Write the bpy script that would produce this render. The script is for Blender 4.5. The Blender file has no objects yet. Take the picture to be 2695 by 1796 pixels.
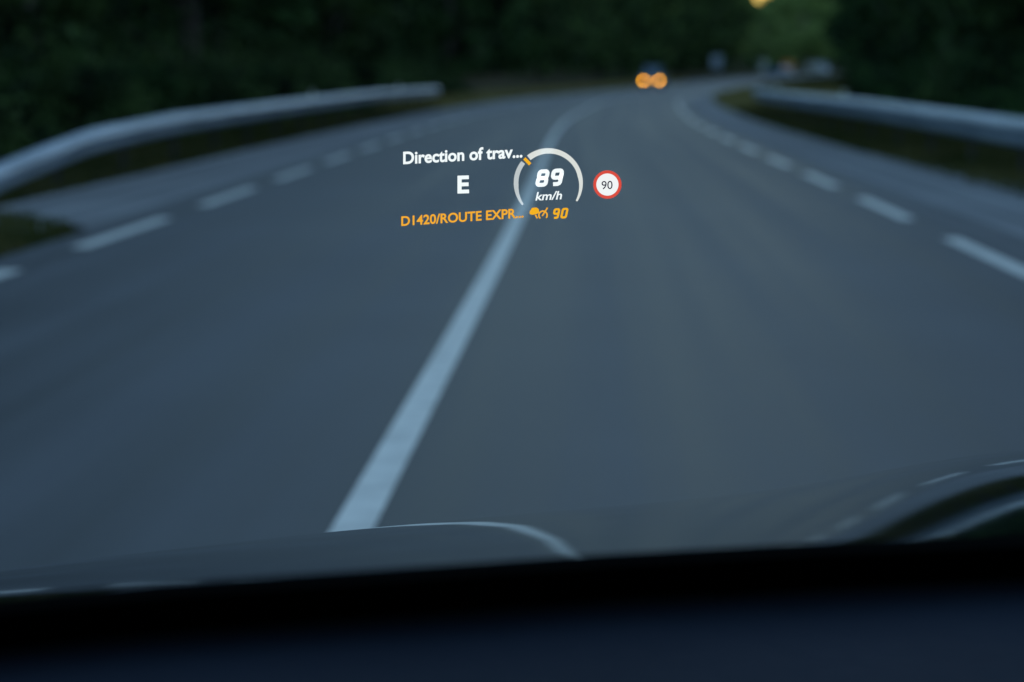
import bpy, bmesh, math, random
import numpy as np
from mathutils import Vector, Matrix
R = math.radians
random.seed(7); rng = np.random.default_rng(7)
S = bpy.context.scene
C = S.collection

# ------------------------------------------------------------------ camera
EYE = Vector((0, 0, 1.28))
PITCH, YAW = 6.31, 2.02
cd = bpy.data.cameras.new("camera"); cam = bpy.data.objects.new("camera", cd); C.objects.link(cam)
cd.lens = 85; cd.sensor_width = 36; cd.clip_start = 0.05; cd.clip_end = 6000
cam.location = EYE; cam.rotation_euler = (R(90 - PITCH), 0, R(YAW))
cd.dof.use_dof = True; cd.dof.focus_distance = 2.3; cd.dof.aperture_fstop = 5.5
S.camera = cam

# ------------------------------------------------------------------ sky, sun, exposure
SUN_EL, SUN_AZ = 2.0, 50.0          # degrees; azimuth to the right of the road's direction (+Y)
W = bpy.data.worlds.new("World"); S.world = W; W.use_nodes = True
nt = W.node_tree; bg = nt.nodes['Background']
sk = nt.nodes.new('ShaderNodeTexSky'); sk.sky_type = 'NISHITA'; sk.sun_disc = False
sk.sun_elevation = R(SUN_EL); sk.sun_rotation = R(SUN_AZ); sk.ozone_density = 2.0; sk.air_density = 1.0; sk.dust_density = 0.6
nt.links.new(sk.outputs[0], bg.inputs[0]); bg.inputs[1].default_value = 0.1
sd = bpy.data.lights.new("sun", 'SUN'); sun = bpy.data.objects.new("sun", sd); C.objects.link(sun)
sd.energy = 0.5; sd.angle = R(3); sd.color = (1, .72, .42)
dv = Vector((math.sin(R(SUN_AZ)) * math.cos(R(SUN_EL)), math.cos(R(SUN_AZ)) * math.cos(R(SUN_EL)), math.sin(R(SUN_EL))))
sun.rotation_euler = dv.to_track_quat('Z', 'Y').to_euler()
V = S.view_settings; V.view_transform = 'Standard'; V.look = 'None'; V.gamma = 1; V.exposure = 3.12
V.use_white_balance = True; V.white_balance_temperature = 6350
EXPO = 2 ** -V.exposure            # what emits is given in picture values
S.cycles.use_adaptive_sampling = False; S.cycles.use_denoising = True
S.cycles.max_bounces = 8; S.cycles.diffuse_bounces = 3; S.cycles.glossy_bounces = 4; S.cycles.transparent_max_bounces = 12
S.cycles.sample_clamp_indirect = 4

# ------------------------------------------------------------------ materials
def mat(name, col=(.5, .5, .5), rough=.6, metal=0, coat=0, spec=.5):
    m = bpy.data.materials.new(name); m.use_nodes = True
    b = m.node_tree.nodes['Principled BSDF']
    b.inputs['Base Color'].default_value = (*col, 1); b.inputs['Roughness'].default_value = rough
    b.inputs['Metallic'].default_value = metal; b.inputs['Coat Weight'].default_value = coat
    b.inputs['Coat Roughness'].default_value = .028; b.inputs['Specular IOR Level'].default_value = spec
    return m
def vary(m, c1, c2, scale=(1, 1, 1), nscale=1.0, detail=4, bump=0, lo=.35, hi=.65, coords='Object', c3=None):
    """noise-driven colour between c1 and c2 (and bump) on a principled material"""
    t = m.node_tree; N = t.nodes; L = t.links; b = N['Principled BSDF']
    tc = N.new('ShaderNodeTexCoord'); mp = N.new('ShaderNodeMapping'); mp.inputs['Scale'].default_value = scale
    n = N.new('ShaderNodeTexNoise'); n.inputs['Scale'].default_value = nscale; n.inputs['Detail'].default_value = detail
    L.new(tc.outputs[coords], mp.inputs[0]); L.new(mp.outputs[0], n.inputs['Vector'])
    r = N.new('ShaderNodeValToRGB'); L.new(n.outputs[0], r.inputs[0])
    r.color_ramp.elements[0].position = lo; r.color_ramp.elements[0].color = (*c1, 1)
    r.color_ramp.elements[1].position = hi; r.color_ramp.elements[1].color = (*c2, 1)
    if c3:
        e = r.color_ramp.elements.new((lo + hi) / 2); e.color = (*c3, 1)
    L.new(r.outputs[0], b.inputs['Base Color'])
    if bump:
        bp = N.new('ShaderNodeBump'); bp.inputs['Strength'].default_value = bump; bp.inputs['Distance'].default_value = .02
        n2 = N.new('ShaderNodeTexNoise'); n2.inputs['Scale'].default_value = 60; n2.inputs['Detail'].default_value = 2
        L.new(tc.outputs[coords], n2.inputs['Vector']); L.new(n2.outputs[0], bp.inputs['Height']); L.new(bp.outputs[0], b.inputs['Normal'])
    return m
def leafmat(name, c1, c2, trans=.25):
    m = bpy.data.materials.new(name); m.use_nodes = True; t = m.node_tree; N = t.nodes; L = t.links
    b = N['Principled BSDF']; b.inputs['Roughness'].default_value = .7; b.inputs['Specular IOR Level'].default_value = .08
    g = N.new('ShaderNodeTexCoord'); n = N.new('ShaderNodeTexNoise'); n.inputs['Scale'].default_value = .5; n.inputs['Detail'].default_value = 2
    L.new(g.outputs['Object'], n.inputs['Vector'])
    r = N.new('ShaderNodeValToRGB'); r.color_ramp.elements[0].position = .42; r.color_ramp.elements[1].position = .6
    r.color_ramp.elements[0].color = (*c1, 1); r.color_ramp.elements[1].color = (*c2, 1)
    L.new(n.outputs[0], r.inputs[0]); L.new(r.outputs[0], b.inputs['Base Color'])
    tr = N.new('ShaderNodeBsdfTranslucent'); L.new(r.outputs[0], tr.inputs[0])
    mx = N.new('ShaderNodeMixShader'); mx.inputs[0].default_value = trans
    L.new(b.outputs[0], mx.inputs[1]); L.new(tr.outputs[0], mx.inputs[2]); L.new(mx.outputs[0], N['Material Output'].inputs[0])
    return m
def emit(name, col, s, additive=False):
    m = bpy.data.materials.new(name); m.use_nodes = True; t = m.node_tree; N = t.nodes; L = t.links
    N.remove(N['Principled BSDF']); e = N.new('ShaderNodeEmission'); e.inputs[0].default_value = (*col, 1); e.inputs[1].default_value = s
    if additive:
        tr = N.new('ShaderNodeBsdfTransparent'); a = N.new('ShaderNodeAddShader')
        L.new(e.outputs[0], a.inputs[0]); L.new(tr.outputs[0], a.inputs[1]); L.new(a.outputs[0], N['Material Output'].inputs[0])
    else:
        L.new(e.outputs[0], N['Material Output'].inputs[0])
    return m

# asphalt: long wear bands follow the lanes (UV u = metres across, v = metres along)
def asphalt(name, c1, c2, rough, across=2.2):
    m = mat(name, c1, rough); t = m.node_tree; N = t.nodes; L = t.links; b = N['Principled BSDF']
    uv = N.new('ShaderNodeUVMap'); uv.uv_map = 'UVMap'
    mp = N.new('ShaderNodeMapping'); mp.inputs['Scale'].default_value = (across, .02, 1)
    n = N.new('ShaderNodeTexNoise'); n.inputs['Scale'].default_value = 1; n.inputs['Detail'].default_value = 5
    L.new(uv.outputs[0], mp.inputs[0]); L.new(mp.outputs[0], n.inputs['Vector'])
    r = N.new('ShaderNodeValToRGB'); r.color_ramp.elements[0].position = .36; r.color_ramp.elements[1].position = .64
    r.color_ramp.elements[0].color = (*c1, 1); r.color_ramp.elements[1].color = (*c2, 1); L.new(n.outputs[0], r.inputs[0])
    g = N.new('ShaderNodeTexNoise'); g.inputs['Scale'].default_value = 90; g.inputs['Detail'].default_value = 3
    L.new(uv.outputs[0], g.inputs['Vector'])
    p = N.new('ShaderNodeTexNoise'); p.inputs['Scale'].default_value = .35; p.inputs['Detail'].default_value = 4
    L.new(uv.outputs[0], p.inputs['Vector'])
    mx = N.new('ShaderNodeMix'); mx.data_type = 'RGBA'; mx.blend_type = 'MULTIPLY'; mx.inputs[0].default_value = .6
    gr = N.new('ShaderNodeValToRGB'); gr.color_ramp.elements[0].color = (.55, .55, .55, 1); gr.color_ramp.elements[1].color = (1.3, 1.3, 1.3, 1)
    L.new(g.outputs[0], gr.inputs[0]); L.new(r.outputs[0], mx.inputs[6]); L.new(gr.outputs[0], mx.inputs[7])
    mx2 = N.new('ShaderNodeMix'); mx2.data_type = 'RGBA'; mx2.blend_type = 'MULTIPLY'; mx2.inputs[0].default_value = .5
    pr = N.new('ShaderNodeValToRGB'); pr.color_ramp.elements[0].position = .3; pr.color_ramp.elements[1].position = .7
    pr.color_ramp.elements[0].color = (.6, .6, .62, 1); pr.color_ramp.elements[1].color = (1.15, 1.15, 1.15, 1)
    L.new(p.outputs[0], pr.inputs[0]); L.new(mx.outputs[2], mx2.inputs[6]); L.new(pr.outputs[0], mx2.inputs[7])
    L.new(mx2.outputs[2], b.inputs['Base Color'])
    rr = N.new('ShaderNodeMapRange'); rr.inputs['To Min'].default_value = rough - .2; rr.inputs['To Max'].default_value = rough + .16
    L.new(n.outputs[0], rr.inputs[0]); L.new(rr.outputs[0], b.inputs['Roughness'])
    bp = N.new('ShaderNodeBump'); bp.inputs['Strength'].default_value = .5; bp.inputs['Distance'].default_value = .004
    L.new(g.outputs[0], bp.inputs['Height']); L.new(bp.outputs[0], b.inputs['Normal'])
    return m
M = {}
M['asphalt'] = asphalt('asphalt', (.019, .022, .027), (.074, .079, .090), .62)
M['shoulder'] = asphalt('shoulder_asphalt', (.11, .11, .115), (.36, .355, .36), .85, 5.5)
M['paint'] = vary(mat('road_paint', rough=.55), (.60, .58, .53), (.80, .77, .70), nscale=6, detail=6)
M['paintworn'] = vary(mat('worn_road_paint', rough=.6), (.24, .245, .25), (.48, .49, .49), nscale=5, detail=6)
M['earth'] = vary(mat('verge_earth', rough=.95, spec=.1), (.03, .027, .014), (.085, .07, .035), nscale=.35, detail=6, c3=(.05, .048, .02))
M['grass'] = leafmat('verge_grass', (.045, .06, .015), (.12, .11, .04))
M['drygrass'] = leafmat('dry_grass', (.26, .21, .08), (.38, .33, .13))
M['leafdark'] = leafmat('dark_leaves', (.006, .016, .007), (.075, .15, .045))
M['leafmid'] = leafmat('mid_leaves', (.014, .032, .012), (.11, .18, .055))
M['leafbright'] = leafmat('bright_leaves', (.20, .30, .10), (.34, .44, .15), .45)  # leaf colour raised to stand in for backlight and haze on the far trees
M['bark'] = vary(mat('bark', rough=.9), (.06, .048, .042), (.15, .12, .10), nscale=4, bump=.5)
M['steel'] = vary(mat('galvanised_steel', rough=.5, metal=.2), (.24, .31, .39), (.40, .48, .57), scale=(1, .2, 4), nscale=2)
M['post'] = vary(mat('post_steel', rough=.7, metal=.1), (.03, .028, .026), (.07, .065, .06), nscale=3)
M['reflector'] = mat('reflector_plastic', (.75, .75, .6), .3)
M['black'] = mat('black_trim', (.004, .004, .004), .6, spec=.2)
M['frit'] = mat('black_enamel', (.0015, .0015, .0015), .7, spec=.05)
M['dash'] = vary(mat('dashboard_vinyl', rough=.85, spec=.15), (.011, .016, .027), (.018, .024, .038), nscale=3, bump=.15)
M['carpaint'] = mat('dark_metallic_paint', (.003, .004, .006), .5, 0, 1.0, 0); M['carpaint'].node_tree.nodes['Principled BSDF'].inputs['Coat IOR'].default_value = 1.85
M['rubber'] = mat('rubber', (.015, .015, .015), .8)
M['rim'] = mat('alloy', (.4, .4, .42), .3, .9)
M['bluepaint'] = mat('blue_paint', (.10, .22, .42), .35, .1, .6)
M['greycar'] = mat('steel_blue_paint', (.08, .14, .2), .3, .3, .8)
M['whitepaint'] = mat('white_paint', (.75, .75, .70), .4)
M['orange'] = mat('orange_board', (.8, .25, .04), .5)
M['signback'] = mat('sign_back', (.42, .48, .58), .5, .2)
M['carglass'] = mat('car_glass', (.10, .15, .20), .05, 0, 0, .8)
M['headlamp'] = emit('warm_headlamp', (1, .38, .0), 26 * EXPO)
m = M['glass'] = bpy.data.materials.new('windscreen_glass'); m.use_nodes = True; t = m.node_tree; N = t.nodes; N.remove(N['Principled BSDF'])
tr = N.new('ShaderNodeBsdfTransparent'); tr.inputs[0].default_value = (.93, .97, .97, 1)
gl = N.new('ShaderNodeBsdfGlossy'); gl.inputs['Roughness'].default_value = .02; mx = N.new('ShaderNodeMixShader'); mx.inputs[0].default_value = .015
t.links.new(tr.outputs[0], mx.inputs[1]); t.links.new(gl.outputs[0], mx.inputs[2]); t.links.new(mx.outputs[0], N['Material Output'].inputs[0])

# ------------------------------------------------------------------ object helpers
def link(name, me, m=None, parent=None):
    o = bpy.data.objects.new(name, me); C.objects.link(o)
    if m is not None and me is not None: me.materials.append(m)
    if parent is not None: o.parent = parent
    return o
def tag(o, label=None, cat=None, group=None, kind=None):
    if label: o['label'] = label
    if cat: o['category'] = cat
    if group: o['group'] = group
    if kind: o['kind'] = kind
    return o
def empty(name, loc=(0, 0, 0), rz=0):
    o = bpy.data.objects.new(name, None); C.objects.link(o); o.location = loc; o.rotation_euler = (0, 0, rz); o.empty_display_size = .2; return o
def copy_tree(o, parent=None):
    c = o.copy(); C.objects.link(c); c.parent = parent
    for ch in list(o.children): copy_tree(ch, c)
    return c
def mesh(name, v, f, smooth=False, uv=None):
    me = bpy.data.meshes.new(name); me.from_pydata([tuple(p) for p in v], [], [tuple(q) for q in f]); me.update()
    if smooth: me.shade_smooth()
    if uv is not None:
        l = me.uv_layers.new(name='UVMap'); idx = np.empty(len(me.loops), dtype=np.int32); me.loops.foreach_get('vertex_index', idx)
        l.data.foreach_set('uv', np.asarray(uv, dtype=np.float32)[idx].ravel())
    return me
class MB:
    def __init__(s): s.bm = bmesh.new()
    def box(s, c, d, rot=None):
        M4 = Matrix.Translation(c) @ (rot.to_4x4() if rot else Matrix.Identity(4)) @ Matrix.Diagonal((*d, 1))
        bmesh.ops.create_cube(s.bm, size=1, matrix=M4); return s
    def cyl(s, c, r, h, axis='Z', seg=20, r2=None):
        rot = {'Z': Matrix.Identity(4), 'X': Matrix.Rotation(R(90), 4, 'Y'), 'Y': Matrix.Rotation(R(90), 4, 'X')}[axis]
        bmesh.ops.create_cone(s.bm, cap_ends=True, segments=seg, radius1=r, radius2=r if r2 is None else r2, depth=h, matrix=Matrix.Translation(c) @ rot); return s
    def tube(s, pts, rad, seg=8):
        rings = []
        for i, p in enumerate(pts):
            p = Vector(p); a = Vector(pts[max(i - 1, 0)]); b = Vector(pts[min(i + 1, len(pts) - 1)]); d = (b - a).normalized()
            u = d.orthogonal().normalized() if not rings else (pu - d * pu.dot(d)).normalized(); pu = u; w = d.cross(u)
            r = float(rad[i] if hasattr(rad, '__len__') else rad)
            rings.append([s.bm.verts.new(p + r * (u * math.cos(2 * math.pi * k / seg) + w * math.sin(2 * math.pi * k / seg))) for k in range(seg)])
        for A, B in zip(rings, rings[1:]):
            for k in range(seg): s.bm.faces.new((A[k], A[(k + 1) % seg], B[(k + 1) % seg], B[k]))
        s.bm.faces.new(rings[0][::-1]); s.bm.faces.new(rings[-1]); return s
    def prism(s, prof, x0, x1, axis='X'):
        """closed profile of (y,z) swept along X between x0 and x1"""
        a = [s.bm.verts.new((x0, y, z)) for y, z in prof]; b = [s.bm.verts.new((x1, y, z)) for y, z in prof]; n = len(prof)
        for i in range(n): s.bm.faces.new((a[i], a[(i + 1) % n], b[(i + 1) % n], b[i]))
        s.bm.faces.new(a[::-1]); s.bm.faces.new(b); return s
    def build(s, name, m, parent=None, bevel=0, smooth=False):
        bmesh.ops.recalc_face_normals(s.bm, faces=s.bm.faces)
        if bevel: bmesh.ops.bevel(s.bm, geom=list(s.bm.edges), offset=bevel, segments=2, affect='EDGES', clamp_overlap=True)
        me = bpy.data.meshes.new(name); s.bm.to_mesh(me); s.bm.free()
        if smooth: me.shade_smooth()
        return link(name, me, m, parent)
def grid_mesh(name, P, uv=None, smooth=True):
    n, k = len(P), len(P[0]); v = [p for row in P for p in row]
    f = [(i * k + j, i * k + j + 1, (i + 1) * k + j + 1, (i + 1) * k + j) for i in range(n - 1) for j in range(k - 1)]
    return mesh(name, v, f, smooth, uv)

# ------------------------------------------------------------------ the road's course
KY = np.array([-80, 0, 20, 30, 50, 65, 85, 120, 150, 177, 200, 250, 290, 350, 400, 500, 600, 800], float)
KX = np.array([-.69, -.69, -.70, -.76, -.90, -.86, -.50, .62, 2.7, 5.0, 7.2, 12.0, 16.5, 25, 34, 56, 84, 150], float)
SL = np.gradient(KX, KY)
def xc(y):
    i = int(np.clip(np.searchsorted(KY, y) - 1, 0, len(KY) - 2)); h = KY[i + 1] - KY[i]; t = (y - KY[i]) / h
    if y > KY[-1]: return KX[-1] + SL[-1] * (y - KY[-1])
    return ((2*t**3 - 3*t**2 + 1) * KX[i] + (t**3 - 2*t**2 + t) * h * SL[i] + (-2*t**3 + 3*t**2) * KX[i+1] + (t**3 - t**2) * h * SL[i+1])
def elev(y): return 0.0 if y < 150 else 1.5 * (lambda t: t * t * (3 - 2 * t))(min(1, (y - 150) / 420))
def at(y, v, z=0.0):
    """point v metres to the right of the centre line abreast of y"""
    s = (xc(y + .5) - xc(y - .5)); n = math.hypot(1, s)
    return Vector((xc(y) + v / n, y - v * s / n, elev(y) + z))
def yrange(a, b):
    y = a; out = []
    while y < b: out.append(y); y += .8 if abs(y) < 60 else (2.5 if y < 300 else 8)
    return out + [b]
def ribbon(name, a, b, v0, v1, z, m, nv=2, kind='structure'):
    ys = yrange(a, b); f0 = v0 if callable(v0) else (lambda y: v0); f1 = v1 if callable(v1) else (lambda y: v1)
    P = [[at(y, f0(y) + (f1(y) - f0(y)) * j / (nv - 1), z) for j in range(nv)] for y in ys]
    UV = [(f0(y) + (f1(y) - f0(y)) * j / (nv - 1), y) for y in ys for j in range(nv)]
    o = link(name, grid_mesh(name, P, UV), m); tag(o, kind=kind); return o
# ground sheet: flat verges, wooded banks, out to the horizon
def bank(v, y):
    a = abs(v); lim = 8.6 if v < 0 else 8.8
    if v > 0: lim = 8.8 + 4.2 * min(1, max(0, (y - 66) / 24))
    t = max(0, a - lim); return -.03 + min(t * .22, 2.6) + (.15 * math.sin(v * .9 + y * .31) * math.cos(y * .17) if t > .5 else 0)
vs = [-1500, -500, -200, -100, -60, -40] + list(np.arange(-30, 30.1, 1.0)) + [40, 60, 100, 200, 500, 1200]
ys = list(np.arange(-120, 240, 3.0)) + list(np.arange(240, 800, 15.0)) + [900, 1100, 1500, 2200, 3200]
P = [[(lambda p: (p.x, p.y, p.z))(at(y, v, bank(v, y))) if abs(v) < 45 else (xc(min(y, 800)) + v, y, elev(y) + bank(v, y)) for v in vs] for y in ys]
g = link('ground', grid_mesh('ground', P), M['earth']); tag(g, kind='structure')

# ridge added to block low warm sky glow; its notch leaves the yellow gap
HZ = [(-180, 7), (-60, 7), (-20, 6), (-6, 5.5), (0, 5), (2.2, 4.2), (3.4, 2.5), (3.72, 1.57), (4.22, 1.57), (4.5, 2.6), (6.5, 4.5), (12, 7), (25, 12), (60, 14), (100, 12), (150, 7), (180, 7)]
P = []
for rr, fr in ((900, 0), (1150, .55), (1500, 1.0), (1900, .9)):
    row = []
    for k in range(2881):
        az = -180 + k * .125; e = float(np.interp(az, *zip(*HZ))) * (1 + .04 * math.sin(az * 1.7) * min(1, abs(az - 4) / 6))
        row.append((rr * math.sin(R(az)), rr * math.cos(R(az)), -2 + fr * (rr * math.tan(R(e)) + 3)))
    P.append(row)
tag(link('glow_blocking_hills', grid_mesh('glow_blocking_hills', P), vary(mat('blocking_hill_woods', rough=.95, spec=.05), (.015, .03, .014), (.04, .06, .022), nscale=.02, detail=8)), kind='structure')
def cap(x, y, h):
    a = math.degrees(math.atan2(x, y)); lim = math.tan(R(float(np.interp(a, [2.6, 3.4, 3.7, 4.3, 4.55, 5.2], [9, 2.4, 1.62, 1.62, 2.4, 9])))) * math.hypot(x, y)
    return min(h, lim)
def sm(a, b, t): t = min(1, max(0, (t - a) / (b - a))); return t * t * (3 - 2 * t)
EL, ER = -3.13, 3.45
road = ribbon('road', -60, 780, EL - .35, ER + .35, 0, M['asphalt'], 7)
# the paved shoulders lie 4 mm lower; the left one opens 18 m ahead beside a wedge of grass
ribbon('left_shoulder', 18.6, 780, lambda y: EL - .3 - 1.65 * sm(19.5, 23.0, y), EL - .3, -.004, M['shoulder'], 3)
ribbon('right_shoulder', -60, 780, ER + .3, lambda y: ER + 2.3 - .55 * sm(25, 42, y), -.004, M['shoulder'], 3)
ribbon('centre_line', -60, 780, -.060, .060, .004, M['paint'])
def dashed(name, v, start, period, length, m, ya=-58, yb=420, half=.09):
    V_, F_ = [], []; y = start - math.floor((start - ya) / period) * period
    while y < yb:
        n = len(V_)
        for k in range(5):
            q = y + length * k / 4; V_ += [at(q, v - half, .004), at(q, v + half, .004)]
        F_ += [(n + 2*k, n + 2*k + 1, n + 2*k + 3, n + 2*k + 2) for k in range(4)]; y += period
    tag(link(name, mesh(name, V_, F_), m), kind='structure')
dashed('left_edge_line', EL, 17.7, 5.75, 3.7, M['paint'], half=.072)
dashed('right_edge_line', ER, 21.4, 6.15, 3.7, M['paint'], half=.072)
# pale worn stripe across the mouth of the left shoulder
P = [[at(19.6 + .35 * (i / 8) + 1.2 * j, EL - .75 - 1.15 * i / 8, .002) for j in range(2)] for i in range(9)]
tag(link('shoulder_marking', grid_mesh('shoulder_marking', P), M['paintworn']), kind='structure')

# ------------------------------------------------------------------ foliage
def leafcloud(name, pts, size, m, parent=None, squash=1.0):
    """pts Nx3, one crooked quad per point"""
    n = len(pts); pts = np.asarray(pts); size = np.broadcast_to(size, n)[:, None]
    a = rng.normal(size=(n, 3)); a /= np.linalg.norm(a, axis=1)[:, None]
    b = rng.normal(size=(n, 3)); b -= a * (a * b).sum(1)[:, None]; b /= np.linalg.norm(b, axis=1)[:, None]
    a = a * size * .5; b = b * size * .32
    v = np.stack([pts - a, pts + b * .9, pts + a, pts - b], 1).reshape(-1, 3).astype(np.float32)
    me = bpy.data.meshes.new(name); me.vertices.add(4 * n); me.vertices.foreach_set('co', v.ravel())
    me.loops.add(4 * n); me.loops.foreach_set('vertex_index', np.arange(4 * n, dtype=np.int32))
    me.polygons.add(n); me.polygons.foreach_set('loop_start', np.arange(0, 4 * n, 4, dtype=np.int32))
    me.update(calc_edges=True); me.validate()
    return link(name, me, m, parent)
def clumps(n, centres, radii, flat=.75):
    k = rng.integers(0, len(centres), n); d = rng.normal(size=(n, 3)); d /= np.linalg.norm(d, axis=1)[:, None]
    r = rng.uniform(.35, 1, n) ** .5; return np.asarray(centres)[k] + d * (np.asarray(radii)[k] * r)[:, None] * np.array([1, 1, flat])
def crown_pts(n, h0, h1, rad, nc):
    cs, rs = [], []
    for i in range(nc):
        t = rng.uniform(0, 1); z = h0 + (h1 - h0) * t; w = rad * math.sin(math.pi * (.18 + .72 * t)) ; a = rng.uniform(0, 6.28); q = w * rng.uniform(.35, 1)
        cs.append((q * math.cos(a), q * math.sin(a), z)); rs.append(rad * rng.uniform(.22, .42))
    return clumps(n, cs, rs)
def tree(kind, h, rad, m, leaves=5000, size=.3, low=.18):
    r = empty(kind); b = MB(); lean = rng.uniform(-.3, .3, 2)
    pts = [(lean[0] * t * t * 2, lean[1] * t * t * 2, h * .85 * t - .2) for t in np.linspace(0, 1, 9)]
    b.tube(pts, [.02 * h * (1.15 - t) + .02 for t in np.linspace(0, 1, 9)], 9)
    for i in range(9):
        t = rng.uniform(.22, .85); a = rng.uniform(0, 6.28); p = Vector(pts[int(t * 8)]); L_ = rad * rng.uniform(.5, .85)
        q = p + Vector((math.cos(a) * L_ * .55, math.sin(a) * L_ * .55, L_ * .3)); e = p + Vector((math.cos(a) * L_, math.sin(a) * L_, L_ * .75))
        b.tube([p, q, e], [.008 * h * (1.2 - t), .005 * h * (1.2 - t), .01], 6)
    b.build('trunk', M['bark'], r, smooth=True)
    leafcloud('crown', crown_pts(leaves, h * low, h, rad, 34), rng.uniform(size * .7, size * 1.4, leaves), m, r)
    return r
def bush(kind, h, rad, m, leaves=2600, size=.15):
    r = empty(kind); b = MB()
    for i in range(6):
        a = rng.uniform(0, 6.28); b.tube([(0, 0, -.1), (math.cos(a) * rad * .3, math.sin(a) * rad * .3, h * .4), (math.cos(a) * rad * .6, math.sin(a) * rad * .6, h * .8)], [.03, .02, .008], 5)
    b.build('stem', M['bark'], r)
    cs = [(rng.uniform(-.6, .6) * rad, rng.uniform(-.6, .6) * rad, h * rng.uniform(.25, .8)) for _ in range(12)]
    leafcloud('foliage', clumps(leaves, cs, [rad * rng.uniform(.25, .5) for _ in cs]), rng.uniform(size * .6, size * 1.4, leaves), m, r); return r
ORD = ['nearest', 'second', 'third', 'fourth', 'fifth', 'sixth', 'seventh', 'eighth', 'ninth', 'tenth', 'eleventh', 'twelfth']
def gz(y, v): return bank(v, y)
def place(o, y, v, s, rz): o.location = at(y, v, gz(y, v) - .05); o.scale = (s, s, s); o.rotation_euler = (0, 0, rz)
T1 = tree('broadleaf_tree', 13, 4.2, M['leafdark'], 7000, .34, .10)
T2 = tree('broadleaf_tree', 15, 4.6, M['leafmid'], 7000, .38, .14)
used = set()
def get(proto):
    if proto.name in used: return copy_tree(proto)
    used.add(proto.name); return proto
LY = [27, 36, 45, 56, 68, 82, 98, 118, 140]
for i, y in enumerate(LY):
    o = get(T1 if i % 3 else T2); place(o, y, -10.6 - 1.6 * (i % 2), rng.uniform(.85, 1.1), rng.uniform(0, 6))
    tag(o, f'dark leafy roadside tree, {ORD[i]} of the trees behind the left guardrail', 'tree', 'trees behind the left guardrail')
RY = [34, 44, 55, 66, 78, 92]
for i, y in enumerate(RY):
    o = get(T1 if i % 2 else T2); place(o, y, 11.8 + 1.4 * (i % 2), rng.uniform(.85, 1.1), rng.uniform(0, 6))
    tag(o, f'nearly black leafy tree, {ORD[i]} of the trees behind the right guardrail', 'tree', 'trees behind the right guardrail')
B1 = bush('roadside_bush', 1.9, 1.5, M['leafmid']); B2 = bush('roadside_bush', 1.4, 1.3, M['leafdark'])
BY = [22.5, 26.5, 31, 36, 42, 49, 57, 66, 77, 90]
for i, y in enumerate(BY):
    o = get(B1 if i % 2 == 0 else B2); place(o, y, -8.3 - .5 * (i % 2), rng.uniform(.8, 1.2), rng.uniform(0, 6))
    tag(o, f'low dark green bush, {ORD[i]} of the bushes behind the left guardrail', 'bush', 'bushes behind the left guardrail')
for i, y in enumerate([31, 38, 46, 55, 66]):
    o = get(B2 if i % 2 == 0 else B1); place(o, y, 8.6 + .6 * (i % 2), rng.uniform(.7, 1.0), rng.uniform(0, 6))
    tag(o, f'low shadowed bush, {ORD[i]} of the bushes behind the right guardrail', 'bush', 'bushes behind the right guardrail')
# the brighter trees standing where the road bends away
T3 = tree('bright_tree', 19, 5.6, M['leafbright'], 9000, .6, .08)
far = [(330, -16, .92, 'dull green tree on the left of the bright clump beyond the bend'),
       (400, -13, .86, 'mid green tree beyond the grey sign panel at the bend'),
       (432, -11, .9, 'bright green tree standing just left of the white sign at the far bend'),
       (455, -11, .9, 'bright green tree in the middle of the gap where the road bends away'),
       (480, -17, .9, 'bright green tree below the left edge of the yellow sky patch'),
       (500, -14, .95, 'rounded bright green tree just below the patch of yellow sky'),
       (530, -20, .95, 'pale green tree rising behind the white sign at the far bend'),
       (535, -11, .95, 'lowest bright green tree above the parked vehicles at the far bend'),
       (560, -30, 1.0, 'farthest green tree seen through the gap under the yellow sky'),
       (560, -18, .95, 'bright green tree edging the dark right wood at the far bend')]
for y, v, s, lab in far:
    o = get(T3); q = at(y, v); s = min(s, cap(q.x, q.y, 99) / 20); place(o, y, v, s, rng.uniform(0, 6)); tag(o, lab, 'tree', 'bright trees beyond the bend')
# the woods that read as one mass
def wood(name, spots, m, per, size, lab):
    pts, sz = [], []
    for (y, v, h, rad) in spots:
        p = at(y, v, gz(min(y, 799), v)) if abs(v) < 45 else Vector((xc(y) + v, y, elev(y) + gz(y, v)))
        q = crown_pts(per, .3, cap(p[0], p[1], h) * .97, rad, 26); pts.append(q + np.array(p)); sz.append(rng.uniform(size * .7, size * 1.4, per) * (.7 + min(y, 400) / 250))
    o = leafcloud(name, np.concatenate(pts), np.concatenate(sz), m); tag(o, lab, 'wood', kind='stuff'); return o
sp = [(y + rng.uniform(-2, 2), -14.5 - 5.5 * r + rng.uniform(-1, 1), rng.uniform(11, 16), rng.uniform(3.2, 4.4)) for r in range(3) for y in np.arange(-25, 200, 5.5)]
wood('left_wood', sp, M['leafdark'], 1500, .34, 'dense dark woodland filling the left side above the guardrail')
sp = [(y + rng.uniform(-2, 2), 15.2 + 5.5 * r + rng.uniform(-1, 1), rng.uniform(11, 16), rng.uniform(3.2, 4.2)) for r in range(3) for y in np.arange(-25, 190, 5.5)]
sp += [(y, 18 + 6 * r + rng.uniform(-1, 1), rng.uniform(14, 19), 4.6) for r in range(3) for y in np.arange(190, 330, 7)]
wood('right_wood', sp, M['leafdark'], 1500, .34, 'black-green woodland filling the right side above the guardrail')
sp = [(y, -13 - 6 * r + rng.uniform(-1.5, 1.5), rng.uniform(17, 23), 5.5) for r in range(3) for y in np.arange(200, 400, 7.5)]
sp += [(y, -22 - 8 * r, rng.uniform(15, 19), 6) for r in range(3) for y in np.arange(400, 720, 10) if not 2.9 < math.degrees(math.atan2(xc(y) - 22 - 8 * r, y)) < 5.8 or y > 590]
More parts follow.
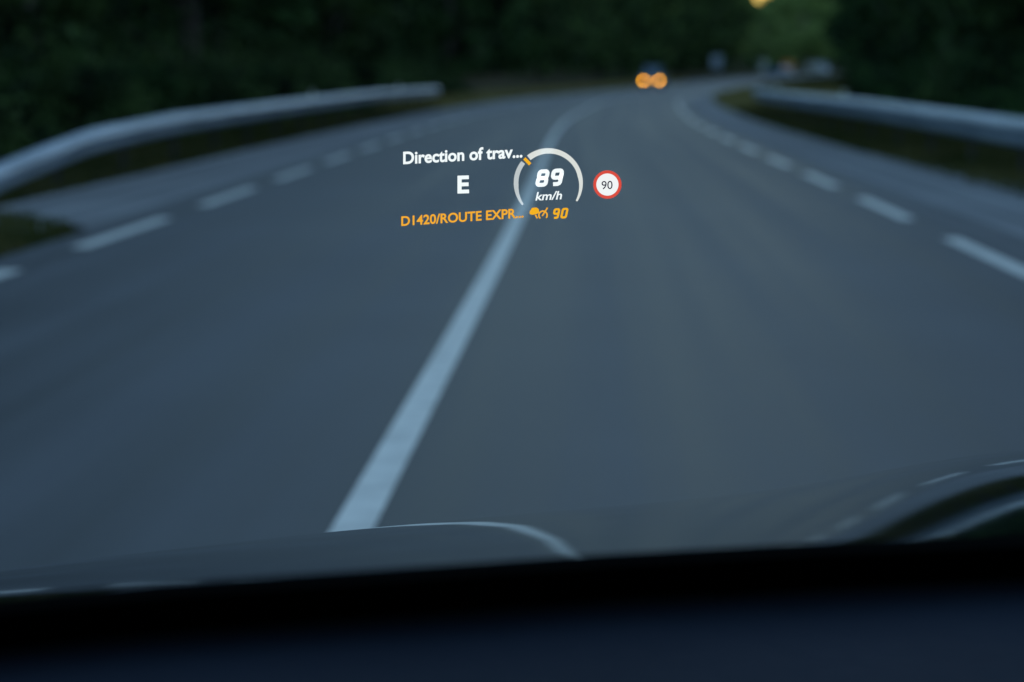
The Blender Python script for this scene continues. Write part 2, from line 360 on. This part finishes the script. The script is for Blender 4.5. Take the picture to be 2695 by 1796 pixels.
sp += [(y, 24 + 8 * r, rng.uniform(12, 16), 6) for r in range(4) for y in np.arange(340, 720, 11)]
wood('far_wood', sp, M['leafmid'], 900, .42, 'duller green woodland closing the view behind the bend')
# low brambles under the trees, one tangled mass each side
def thicket(name, v0, sgn, lab, m):
    n = 52000; y = rng.uniform(8, 130, n); v = v0 + sgn * np.abs(rng.normal(0, 2.2, n)); h = np.abs(rng.normal(0, .55, n)) * (1 + .9 * np.sin(y * .7) * np.sin(y * .23 + 1))
    if sgn > 0: v = v + np.clip((y - 66) / 24, 0, 1) * 5
    h *= np.clip(np.abs(v - v0) * .8 + .25, .2, 1.7)
    p = [tuple(at(a, b, gz(a, b) + abs(c_))) for a, b, c_ in zip(y, v, h)]
    o = leafcloud(name, p, rng.uniform(.09, .24, n), m); tag(o, lab, 'undergrowth', kind='stuff')
thicket('left_undergrowth', -7.4, -1, 'dark tangled brambles under the trees behind the left guardrail', M['leafmid'])
thicket('right_undergrowth', 7.9, 1, 'dark tangled brambles under the trees behind the right guardrail', M['leafdark'])
def grass(name, n, ya, yb, v0, v1, h, m, lab, bias=1.0):
    y = ya + (yb - ya) * rng.uniform(0, 1, n) ** bias; t = rng.uniform(0, 1, n); V_ = np.zeros((n, 3, 3), np.float32)
    for i in range(n):
        a0 = v0(y[i]) if callable(v0) else v0; a1 = v1(y[i]) if callable(v1) else v1
        v = a0 + (a1 - a0) * t[i]; p = at(y[i], v, bank(v, y[i])); a = rng.uniform(0, 6.28); w = .012 + y[i] * .0004
        d = np.array([math.cos(a), math.sin(a), 0]) * w; hh = h * rng.uniform(.5, 1.4); le = rng.normal(0, .3, 2) * hh
        V_[i] = [np.array(p) - d, np.array(p) + d, np.array(p) + np.array([le[0], le[1], hh])]
    me = bpy.data.meshes.new(name); me.vertices.add(3 * n); me.vertices.foreach_set('co', V_.ravel()); me.loops.add(3 * n)
    me.loops.foreach_set('vertex_index', np.arange(3 * n, dtype=np.int32)); me.polygons.add(n)
    me.polygons.foreach_set('loop_start', np.arange(0, 3 * n, 3, dtype=np.int32)); me.update(calc_edges=True)
    tag(link(name, me, m), lab, 'grass', kind='stuff')
grass('grass', 26000, 8, 24, lambda y: EL - .45 - 1.55 * sm(19.5, 23.0, y), -8.5, .10, M['grass'], 'short green grass wedge beside the left edge line')
grass('verge_grass_left', 20000, 22, 130, EL - 2.0, -8.8, .14, M['grass'], 'rough dark grass verge under the left guardrail')
grass('verge_grass_right', 22000, 12, 100, ER + 1.75, 8.8, .14, M['grass'], 'rough dark grass verge under the right guardrail')
grass('dry_verge_grass', 40000, 84, 190, ER + 1.7, lambda y: 9 + 3 * sm(100, 130, y), .26, M['drygrass'], 'dry olive grass verge on the inside of the bend')
grass('far_verge_grass', 14000, 190, 420, ER + 1.7, 14, .22, M['grass'], 'strip of brighter green grass beside the far road')
grass('far_left_verge_grass', 34000, 86, 280, EL - 5.5, EL - 1.9, .28, M['drygrass'], 'brown grass edge along the outside of the bend')

# ------------------------------------------------------------------ guardrails
def guardrail(name, v, ya, yb, top, lab, rpos, deep=1.0):
    root = empty(name, at(ya, v, 0)); inv = Vector(root.location)
    side = 1 if v < 0 else -1                     # the beam's ribs face the road
    prof = [(0, 0), (.04, -.012), (.10, -.06), (.125, -.10), (.105, -.118), (.02, -.135), (.005, -.175), (.06, -.195), (.065, -.225), (.045, -.27), (-.03, -.31)]
    prof = [(a, b * deep) for a, b in prof]
    ys = list(np.arange(ya, yb, 1.0)) + [yb]; P = []
    for y in ys:
        z = top(y); P.append([at(y, v + side * a, z + b) - inv for a, b in prof])
    P2 = [[p for p in row] for row in P]
    v_, f_ = [], []
    k = len(prof)
    for row, y in zip(P, ys):
        v_ += row + [at(y, v + side * (a - .004), top(y) + b) - inv for a, b in prof]
    n = len(P)
    for i in range(n - 1):
        for j in range(k - 1):
            a = i * 2 * k + j; b = (i + 1) * 2 * k + j
            f_ += [(a, a + 1, b + 1, b), (a + k, b + k, b + k + 1, a + k + 1)]
        for j in (0, k - 1):
            a = i * 2 * k + j; b = (i + 1) * 2 * k + j; f_.append((a, b, b + k, a + k))
    o = link('beam', mesh('beam', v_, f_, False), M['steel'], root)
    e = MB()                                       # rounded end shoe at the far end
    p = at(yb, v, top(yb) - .155) - inv
    e.cyl(p + Vector((side * .03, .05, 0)), .16, .012, 'X', 20).build('end_shoe', M['steel'], root)
    proto = sp_ = None
    y = ya + 1.0
    while y < yb:
        z = top(y); base = at(y, v - side * .10, -.1) - inv; h = max(.2, z - .03 + .1)
        q = MB(); q.box((0, 0, h / 2), (.006, .12, h)); q.box((.03, -.058, h / 2), (.06, .006, h)); q.box((.03, .058, h / 2), (.06, .006, h))
        q.box((side * .05, 0, h - .16), (.10, .11, .14))
        po = q.build('post', M['post'], root); po.location = base; y += 4.0
    for y in rpos:
        q = MB(); q.box((0, 0, .07), (.09, .03, .13)); q.box((0, 0, .0), (.03, .05, .03)); r_ = q.build('reflector', M['reflector'], root, bevel=.006)
        r_.location = at(y, v + side * .01, top(y)) - inv
    tag(root, lab, 'guardrail', 'steel guardrails along the road'); return root
def topL(y): return float(np.interp(y, [18, 22, 24, 26, 29, 35, 67, 91], [-.02, .22, .35, .47, .62, .71, .82, .80]))
def topR(y): return float(np.interp(y, [8, 30, 47, 79, 86], [.70, .73, .80, .77, .75]))
guardrail('guardrail', -5.35, 18.5, 87.5, topL, 'pale steel guardrail on the left of the road, its near end sloping to the ground', [53, 74])
guardrail('guardrail', 6.05, 6, 86, topR, 'grey steel guardrail on the right of the road, ending at the dry grass', [51, 72], 1.25)

# ------------------------------------------------------------------ vehicles
def simple_car(name, body_m, L=4.4, Wd=1.8, H=1.48):
    """front faces -Y"""
    r = empty(name); w = Wd / 2
    prof = [(-L/2, .30), (-L/2 - .03, .55), (-L/2 + .08, .74), (-L/2 + .45, .86), (-L/2 + 1.15, .95), (L/2 - .35, 1.0), (L/2, .9), (L/2 + .02, .5), (L/2 - .08, .28)]
    MB().prism(prof, -w, w).build('body', body_m, r, bevel=.05)
    b = MB(); lo = [(-L/2 + 1.1, .94), (L/2 - .3, .98)]; hi = [(-L/2 + 1.75, H), (L/2 - 1.0, H)]
    vv = [b.bm.verts.new(p) for p in ((-w + .06, lo[0][0], lo[0][1]), (w - .06, lo[0][0], lo[0][1]), (w - .06, lo[1][0], lo[1][1]), (-w + .06, lo[1][0], lo[1][1]),
                                      (-w + .22, hi[0][0], H - .04), (w - .22, hi[0][0], H - .04), (w - .22, hi[1][0], H - .04), (-w + .22, hi[1][0], H - .04))]
    for q in ((0, 1, 5, 4), (1, 2, 6, 5), (2, 3, 7, 6), (3, 0, 4, 7), (4, 5, 6, 7)): b.bm.faces.new([vv[i] for i in q])
    b.build('window_band', M['carglass'], r)
    MB().box((0, (hi[0][0] + hi[1][0]) / 2, H - .02), (2 * w - .42, hi[1][0] - hi[0][0] + .1, .07)).build('roof', body_m, r, bevel=.03)
    for sx in (-1, 1):
        for yy in (-L/2 + .85, L/2 - .8):
            t = MB().cyl((0, 0, 0), .32, .22, 'X', 28).build('wheel', M['rubber'], r, bevel=.02); t.location = (sx * (w - .1), yy, .32)
            MB().cyl((sx * .115, 0, 0), .2, .01, 'X', 20).build('rim', M['rim'], t)
        MB().box((sx * (w + .08), -L/2 + 1.5, 1.0), (.16, .09, .12)).build('wing_mirror', body_m, r, bevel=.02)
    MB().box((0, -L/2 - .03, .5), (.9, .04, .16)).build('grille', M['black'], r)
    MB().box((0, -L/2 - .055, .36), (.5, .02, .11)).build('number_plate', M['whitepaint'], r)
    return r
car = simple_car('oncoming_car', M['greycar'], H=1.9); car.location = at(208, -3.25, .004); car.rotation_euler = (0, 0, -math.atan(.085))
for sx in (-1, 1):
    MB().cyl((sx * .65, -2.245, .62), .10, .05, 'Y', 20).build('headlight', M['headlamp'], car)
tag(car, 'dark steel blue car with two glowing amber headlights coming round the bend', 'car')
car2 = simple_car('parked_car', M['bluepaint']); car2.location = at(400, -4.3, 0.004); car2.rotation_euler = (0, 0, R(60))
for sx in (-1, 1): MB().cyl((sx * .65, -2.245, .66), .13, .05, 'Y', 16).build('headlight', M['whitepaint'], car2)
tag(car2, 'pale blue car far off where the road runs out of sight', 'car')
def panel_sign(name, w, h, z, m, lab, y, v, rz=0, extra=None):
    r = empty(name, at(y, v, gz(y, v)), rz)
    for sx in (-.3, .3): MB().cyl((sx * w, .05, (z + h / 2) / 2), .045, z + h / 2, 'Z', 10).build('post', M['post'], r)
    MB().box((0, 0, z), (w, .03, h)).build('panel', m, r, bevel=.01)
    if extra: extra(r)
    tag(r, lab, 'road sign'); return r
panel_sign('road_sign', 1.5, 1.9, 2.3, M['signback'], 'grey-blue road sign panel standing left of the far road', 350, -8.0)
panel_sign('road_sign', 1.5, 1.7, 1.7, M['whitepaint'], 'pale white road sign panel beyond the grey-blue one', 400, -7.2)
def stripes(r):
    MB().box((0, -.02, 1.4), (1.9, .02, .2)).build('white_band', M['whitepaint'], r)
panel_sign('warning_board', 2.0, 1.3, 1.7, M['orange'], 'orange warning board at the far end of the road', 430, -6.6, extra=stripes)
van = empty('white_van', at(455, -4.4, .004), R(30))
MB().prism([(-2.5, .35), (-2.55, .9), (-1.9, 1.15), (-1.3, 2.0), (2.5, 2.1), (2.5, .35)], -.95, .95).build('body', M['whitepaint'], van, bevel=.05)
MB().prism([(-1.93, 1.2), (-1.33, 1.97), (-1.3, 1.9), (-1.85, 1.15)], -.8, .8).build('windscreen', M['carglass'], van)
for sx in (-1, 1):
    for yy in (-1.7, 1.6):
        t = MB().cyl((0, 0, 0), .34, .22, 'X', 20).build('wheel', M['rubber'], van); t.location = (sx * .88, yy, .34)
tag(van, 'small white van standing far off beside the pale blue car', 'van')

# ------------------------------------------------------------------ the car we sit in
own = empty('own_car', (.37, 0, 0))
OX = .37
SD = np.array([1.25, 1.6, 1.9, 2.10, 2.22, 2.32, 2.40, 2.48, 2.56, 2.64, 2.70, 2.74])
SA = np.array([6.35, 6.4, 6.5, 6.9, 7.6, 8.9, 10.7, 13.5, 18, 28, 45, 70])
DD = np.linspace(1.25, 2.74, 300); ZZ = np.cumsum(np.r_[0, -np.tan(np.radians(np.interp((DD[1:] + DD[:-1]) / 2, SD, SA))) * np.diff(DD)])
ZZ += .847 - np.interp(2.40, DD, ZZ)
def bow(X): return .20 * (X - OX) ** 2
def bz(X, D):
    d = D + bow(X); z = float(np.interp(d, DD, ZZ)); a = abs(X - OX)
    e = abs(X - .42)
    return z - .06 * e ** 1.15 + .024 * (2.4 - d) * math.exp(-(e / .28) ** 2) + .030 * math.exp(-(e / .19) ** 2) + .026 - .35 * max(0, a - .95) ** 1.5
P = []
for d in np.r_[np.linspace(1.35, 2.3, 60), np.linspace(2.305, 2.74, 90)]:
    P.append([Vector((X - OX, d - bow(X), bz(X, d - bow(X)))) for X in np.linspace(OX - .9, OX + .9, 121)])
bon = link('bonnet', grid_mesh('bonnet', P), M['carpaint'], own)
# nose and wings
b = MB()
nose = P[-1]; va = [b.bm.verts.new(p) for p in nose]; vb = [b.bm.verts.new((p.x, p.y + .06, p.z - .25)) for p in nose]; vc = [b.bm.verts.new((p.x, p.y + .05, p.z - .5)) for p in nose]
for A, B_ in ((va, vb), (vb, vc)):
    for i in range(len(A) - 1): b.bm.faces.new((A[i], A[i + 1], B_[i + 1], B_[i]))
b.build('bumper', M['carpaint'], own, smooth=True)
for k in (0, -1):
    b = MB(); edge = [row[k] for row in P]; sx = -1 if k == 0 else 1
    va = [b.bm.verts.new(p) for p in edge]; vb = [b.bm.verts.new((p.x + sx * .03, p.y, p.z - .18)) for p in edge]; vc = [b.bm.verts.new((p.x + sx * .02, p.y, .3)) for p in edge]
    for A, B_ in ((va, vb), (vb, vc)):
        for i in range(len(A) - 1): b.bm.faces.new((A[i], A[i + 1], B_[i + 1], B_[i]))
    b.build('wing', M['carpaint'], own, smooth=True)
    t = MB().cyl((0, 0, 0), .33, .22, 'X', 32).build('wheel', M['rubber'], own, bevel=.02); t.location = (sx * .84, 1.9, .33)
    MB().cyl((sx * .115, 0, 0), .22, .01, 'X', 24).build('rim', M['rim'], t)
# windscreen: foot follows the cowl; rakes back to the roof
def cowl(X):   # D of the glass foot
    return float(np.interp(X, [-.55, -.30, -.22, -.09, 0, .1, .25, .37, .5, .9, 1.3], [1.06, 1.193, 1.235, 1.284, 1.318, 1.349, 1.386, 1.40, 1.385, 1.25, 1.02]))
CZ = .991
RK = R(30)
def glass(X, s): return Vector((X - OX, cowl(X) - s * math.cos(RK), CZ + s * math.sin(RK)))
XS = np.linspace(OX - .74, OX + .74, 61)
link('windscreen', grid_mesh('windscreen', [[glass(X, s) for X in XS] for s in np.linspace(.055, .86, 12)]), M['glass'], own)
b = MB(); rows = [[b.bm.verts.new(glass(X, s)) for X in XS] for s in (0, .0535)] + [[b.bm.verts.new(glass(X, s) + Vector((0, .004, .006))) for X in XS] for s in (.0535, 0)]
for A, B_ in ((0, 1), (1, 2), (2, 3), (3, 0)):
    for i in range(len(XS) - 1): b.bm.faces.new((rows[A][i], rows[A][i + 1], rows[B_][i + 1], rows[B_][i]))
sk1 = [b.bm.verts.new(glass(X, 0) + Vector((0, .0005, -.0005))) for X in XS]; sk2 = [b.bm.verts.new(glass(X, 0) + Vector((0, .012, -.085))) for X in XS]  # unseen skirt added below the glass foot to stop light leaking onto the dash
for i in range(len(XS) - 1): b.bm.faces.new((sk1[i], sk1[i + 1], sk2[i + 1], sk2[i])); b.bm.faces.new((rows[0][i], rows[0][i + 1], sk1[i + 1], sk1[i]))
b.build('windscreen_border', M['frit'], own)
# scuttle between glass foot and bonnet
P2 = [[Vector((X - OX, cowl(X) + .02 + t * (1.36 - cowl(X) + .0), CZ - .07 - .02 * t)) for X in XS] for t in (0, .5, 1)]
link('scuttle', grid_mesh('scuttle', P2), M['black'], own)
# dashboard: black well at the glass, a soft ridge, then the padded top
def dprof(t, X):
    D = cowl(X)
    return [(D + .006, CZ - .0015), (D - .03, CZ - .003), (D - .06, CZ - .0035), (D - .075, CZ - .0035), (D - .09, CZ - .004), (D - .15, CZ - .006), (D - .2, CZ - .009), (D - .3, CZ - .016),
            (D - .42, CZ - .03), (D - .5, CZ - .08), (D - .53, CZ - .18), (D - .5, CZ - .4)][t]
XD = np.linspace(OX - .78, OX + .78, 81)
link('dashboard', grid_mesh('dashboard', [[Vector((X - OX, *dprof(t, X))) for X in XD] for t in range(0, 12)]), M['dash'], own)
# roof, pillars, doors
top = [glass(X, .86) for X in XS]
b = MB()
r0 = [b.bm.verts.new(p) for p in top]; r1 = [b.bm.verts.new((p.x, p.y - .35, p.z + .05)) for p in top]; r2 = [b.bm.verts.new((p.x, -1.6, p.z + .03)) for p in top]; r3 = [b.bm.verts.new((p.x * 1.05, -2.3, .95)) for p in top]
r4 = [b.bm.verts.new((p.x * 1.1, -2.4, .3)) for p in top]
for A, B_ in ((r0, r1), (r1, r2), (r2, r3), (r3, r4)):
    for i in range(len(A) - 1): b.bm.faces.new((A[i], A[i + 1], B_[i + 1], B_[i]))
b.build('roof', M['black'], own, smooth=True)
for sx in (-1, 1):
    X = OX + sx * .74; f = glass(X, 0); h = glass(X, .86)
    MB().tube([f + Vector((sx * .05, .02, -.1)), (f + h) / 2 + Vector((sx * .03, 0, .02)), h + Vector((sx * .01, -.03, 0)), h + Vector((sx * .02, -.6, .05)), Vector((h.x, -1.7, 1.4)), Vector((sx * .85, -2.3, .95))], [.045, .04, .04, .045, .05, .06], 10).build('pillar', M['black'], own)
    MB().box((sx * .88, -.65, .62), (.08, 3.2, .64)).build('door', M['carpaint'], own, bevel=.03)
MB().box((0, -.6, .25), (1.7, 3.6, .06)).build('floor_pan', M['black'], own)
tag(own, 'dark car we look out of, with navy dashboard and glossy bonnet reflecting the road', 'car')

# ------------------------------------------------------------------ head-up display: a flat image floating 2.3 m ahead
FPX = 85 / 36 * 2695; HD = 2.3; PX = HD / FPX                  # one source unit in metres on the image plane
rotm = cam.rotation_euler.to_matrix()
HC = (1347.5, 490)
hud = bpy.data.objects.new('head_up_display', None); C.objects.link(hud)
hud.location = EYE + rotm @ Vector(((HC[0] - 1347.5) * PX, (898 - HC[1]) * PX, -HD)); hud.rotation_euler = cam.rotation_euler; hud.empty_display_size = .1
M['hw'] = emit('display_white', (1, .99, .94), .95 * EXPO, True)
M['harc'] = emit('display_arc', (1, .94, .82), .72 * EXPO, True)
M['hdim'] = emit('display_dim_arc', (1, .97, .90), .52 * EXPO, True)
M['ham'] = emit('display_amber', (1, .44, .03), 1.0 * EXPO, False)
M['hamb'] = emit('display_yellow', (1, .47, .015), 1.0 * EXPO, False)
M['hred'] = emit('display_red', (.85, .09, .06), .9 * EXPO, False)
M['hsign'] = emit('display_sign_white', (1, .98, .96), .98 * EXPO, False)
M['hdig'] = emit('display_dark_digits', (.05, .06, .08), .8 * EXPO, False)
def h2(x, y, z=0): return ((x - HC[0]) * PX, (HC[1] - y) * PX, z * .001)
def text(s, name, m, x0, x1, base, cap, slope, bold=.0, ital=0, parent=hud, z=0, spacing=1):
    cu = bpy.data.curves.new(name, 'FONT'); cu.body = s; cu.size = 1; cu.offset = bold; cu.space_character = spacing; cu.resolution_u = 6
    to = bpy.data.objects.new('tmp', cu); C.objects.link(to); dg = bpy.context.evaluated_depsgraph_get()
    me = bpy.data.meshes.new_from_object(to.evaluated_get(dg)); bpy.data.objects.remove(to); me.name = name
    co = np.array([v.co[:] for v in me.vertices]); 
    cuH = bpy.data.curves.new('h', 'FONT'); cuH.body = 'E'; cuH.size = 1; cuH.offset = bold; th = bpy.data.objects.new('t', cuH); C.objects.link(th)
    mh = bpy.data.meshes.new_from_object(th.evaluated_get(bpy.context.evaluated_depsgraph_get())); hz = np.array([v.co[:] for v in mh.vertices]); bpy.data.objects.remove(th); bpy.data.meshes.remove(mh)
    b0, H_ = hz[:, 1].min(), hz[:, 1].max() - hz[:, 1].min()
    xx = (co[:, 0] - co[:, 0].min()) / (co[:, 0].max() - co[:, 0].min()); yy = (co[:, 1] - b0) / H_ * cap
    w = (x1 - x0) - ital * cap; px = x0 + xx * w + ital * yy; py = base - yy - slope * (px - x0)
    for v, a, b_ in zip(me.vertices, px, py): v.co = h2(a, b_, z)
    me.materials.clear(); return link(name, me, m, parent)
def poly_strip(name, pts, wid, m, parent=hud, z=0, closed=False):
    """flat line along pts (source units) of given width(s)"""
    n = len(pts); v, f = [], []
    for i, p in enumerate(pts):
        a = pts[(i - 1) % n if closed else max(i - 1, 0)]; b = pts[(i + 1) % n if closed else min(i + 1, n - 1)]
        d = np.array(b, float) - np.array(a, float); d /= np.linalg.norm(d); nn = np.array([-d[1], d[0]]); w = (wid[i] if hasattr(wid, '__len__') else wid) / 2
        v += [h2(p[0] + nn[0] * w, p[1] + nn[1] * w, z), h2(p[0] - nn[0] * w, p[1] - nn[1] * w, z)]
    for i in range(n if closed else n - 1):
        j = (i + 1) % n; f.append((2*i, 2*j, 2*j + 1, 2*i + 1))
    return mesh(name, v, f), name, m, parent
def put(t): return link(t[1], t[0], t[2], t[3])
def fill(name, pts, m, parent=hud, z=0): return link(name, mesh(name, [h2(*p, z) for p in pts], [tuple(range(len(pts)))]), m, parent)
text('Direction of trav...', 'direction_text', M['hw'], 1061, 1375, 433, 33, .057, .028)
text('E', 'compass_letter', M['hw'], 1204, 1234.5, 510, 47, .03, .035)
text('D1420/ROUTE EXPR...', 'route_text', M['ham'], 1056, 1378, 595.5, 25.5, .069, .024)
text('km/h', 'unit_text', M['hw'], 1409, 1482, 528.5, 22, .05, .018, .22)
# squarish slanted digits drawn as thick strokes
def rrect(x0, y0, x1, y1, r, ital, base, slope, a0=0):
    pts = []
    for cx, cy, s in ((x1 - r, y0 + r, -90), (x1 - r, y1 - r, 0), (x0 + r, y1 - r, 90), (x0 + r, y0 + r, 180)):
        for k in range(6):
            a = R(s + 90 * k / 5); pts.append((cx + r * math.cos(a), cy + r * math.sin(a)))
    return [(x + ital * (base - y), y - slope * (x - a0)) for x, y in pts]
def digit(ch, x, base, w, h, th, ital, slope, m, name, a0):
    V_, F_ = [], []
    def add(t):
        me = t[0]; n = len(V_); V_.extend([tuple(v.co) for v in me.vertices]); F_.extend([tuple(i + n for i in p.vertices) for p in me.polygons]); bpy.data.meshes.remove(me)
    hh = th / 2; T, B_, mid = base - h + hh, base - hh, base - h * .5; x0, x1 = x + hh, x + w - hh; r = th * .55
    sk_ = lambda pts: [(px + ital * (base - py), py - slope * (px - a0)) for px, py in pts]
    if ch == '0': add(poly_strip('t', rrect(x0, T, x1, B_, r, ital, base, slope, a0), th, m, closed=True))
    if ch == '8':
        add(poly_strip('t', rrect(x0 + .3, T, x1 - .3, mid, r, ital, base, slope, a0), th, m, closed=True)); add(poly_strip('t', rrect(x0, mid, x1, B_, r, ital, base, slope, a0), th, m, closed=True))
    if ch == '9':
        add(poly_strip('t', rrect(x0, T, x1, mid + th * .1, r, ital, base, slope, a0), th, m, closed=True))
        add(poly_strip('t', sk_([(x1, mid - th), (x1, B_ - r), (x1 - r * .3, B_ - r * .3), (x1 - r, B_), (x0 + .15 * w, B_)]), th, m))
    return link(name, mesh(name, V_, F_), m, hud)
sg = empty('speed_readout'); sg.parent = hud
dg_ = [digit('8', 1407, 493, 32.5, 46, 10.4, .2, .055, M['hw'], 'speed_digit', 1409), digit('9', 1444.5, 493, 32.5, 46, 10.4, .2, .055, M['hw'], 'speed_digit', 1409)]
bpy.data.objects.remove(sg)
digit('9', 1452, 577, 17.5, 28, 5.6, .22, .05, M['hamb'], 'cruise_digit', 1452); digit('0', 1473.5, 577, 17.5, 28, 5.6, .22, .05, M['hamb'], 'cruise_digit', 1452)
# gauge arc
def arc(a0, a1, w0, w1, name, m, n=48):
    pts, wd = [], []
    for i in range(n):
        t = i / (n - 1); a = R(a0 + (a1 - a0) * t); w = w0 + (w1 - w0) * t if not callable(w0) else w0(t)
        r = 91 - w / 2; pts.append((1443 + r * math.cos(a) * 1.0, 481.5 - r * math.sin(a))); wd.append(w)
    return put(poly_strip(name, pts, wd, m))
arc(221, 141, lambda t: 5.5 + 7 * min(1, t * 2.2), 0, 'gauge_arc', M['hdim'])
arc(128, -33, lambda t: 15.5 - 3.5 * min(1, t * 1.6) - 7 * max(0, t - .72) / .28, 0, 'gauge_arc', M['harc'], 80)
put(poly_strip('gauge_needle', [(1443 + r * math.cos(R(134.5)), 481.5 - r * math.sin(R(134.5))) for r in (68, 90)], 8.5, M['hamb']))
# speed-limit sign
def ringmesh(name, r0, r1, cx, cy, m, z=0):
    n = 64; v = [h2(cx + r * math.cos(2 * math.pi * k / n), cy + r * math.sin(2 * math.pi * k / n), z) for r in (r0, r1) for k in range(n)]
    return link(name, mesh(name, v, [(k, (k + 1) % n, n + (k + 1) % n, n + k) for k in range(n)]), m, hud)
ringmesh('limit_ring', 29.2, 37.3, 1598.6, 486.3, M['hred'])
fill('limit_disc', [(1598.6 + 29.2 * math.cos(R(a)), 486.3 + 29.2 * math.sin(R(a))) for a in range(0, 360, 6)], M['hsign'])
text('90', 'limit_digits', M['hdig'], 1583, 1612, 499, 21.5, .03, .006, z=1.5)
# cruise icons: small car silhouette, then a dial with a pointer
fill('car_icon', [(1394, 556), (1397, 553), (1400, 547.5), (1412, 546.5), (1418, 551), (1419, 560), (1412, 564), (1401, 566), (1394, 564)], M['hamb'])
put(poly_strip('dial_icon', [(1429 + 11 * math.cos(R(a)), 567 - 11 * math.sin(R(a))) for a in range(-40, 231, 15)], 4, M['ham']))
put(poly_strip('dial_pointer', [(1427, 569), (1441, 547)], 3.6, M['ham']))
put(poly_strip('road_icon', [(1409, 566), (1414, 575)], 4, M['ham']))
tag(hud, 'glowing head-up display with 89 km/h gauge and red 90 sign above the road', 'head-up display')
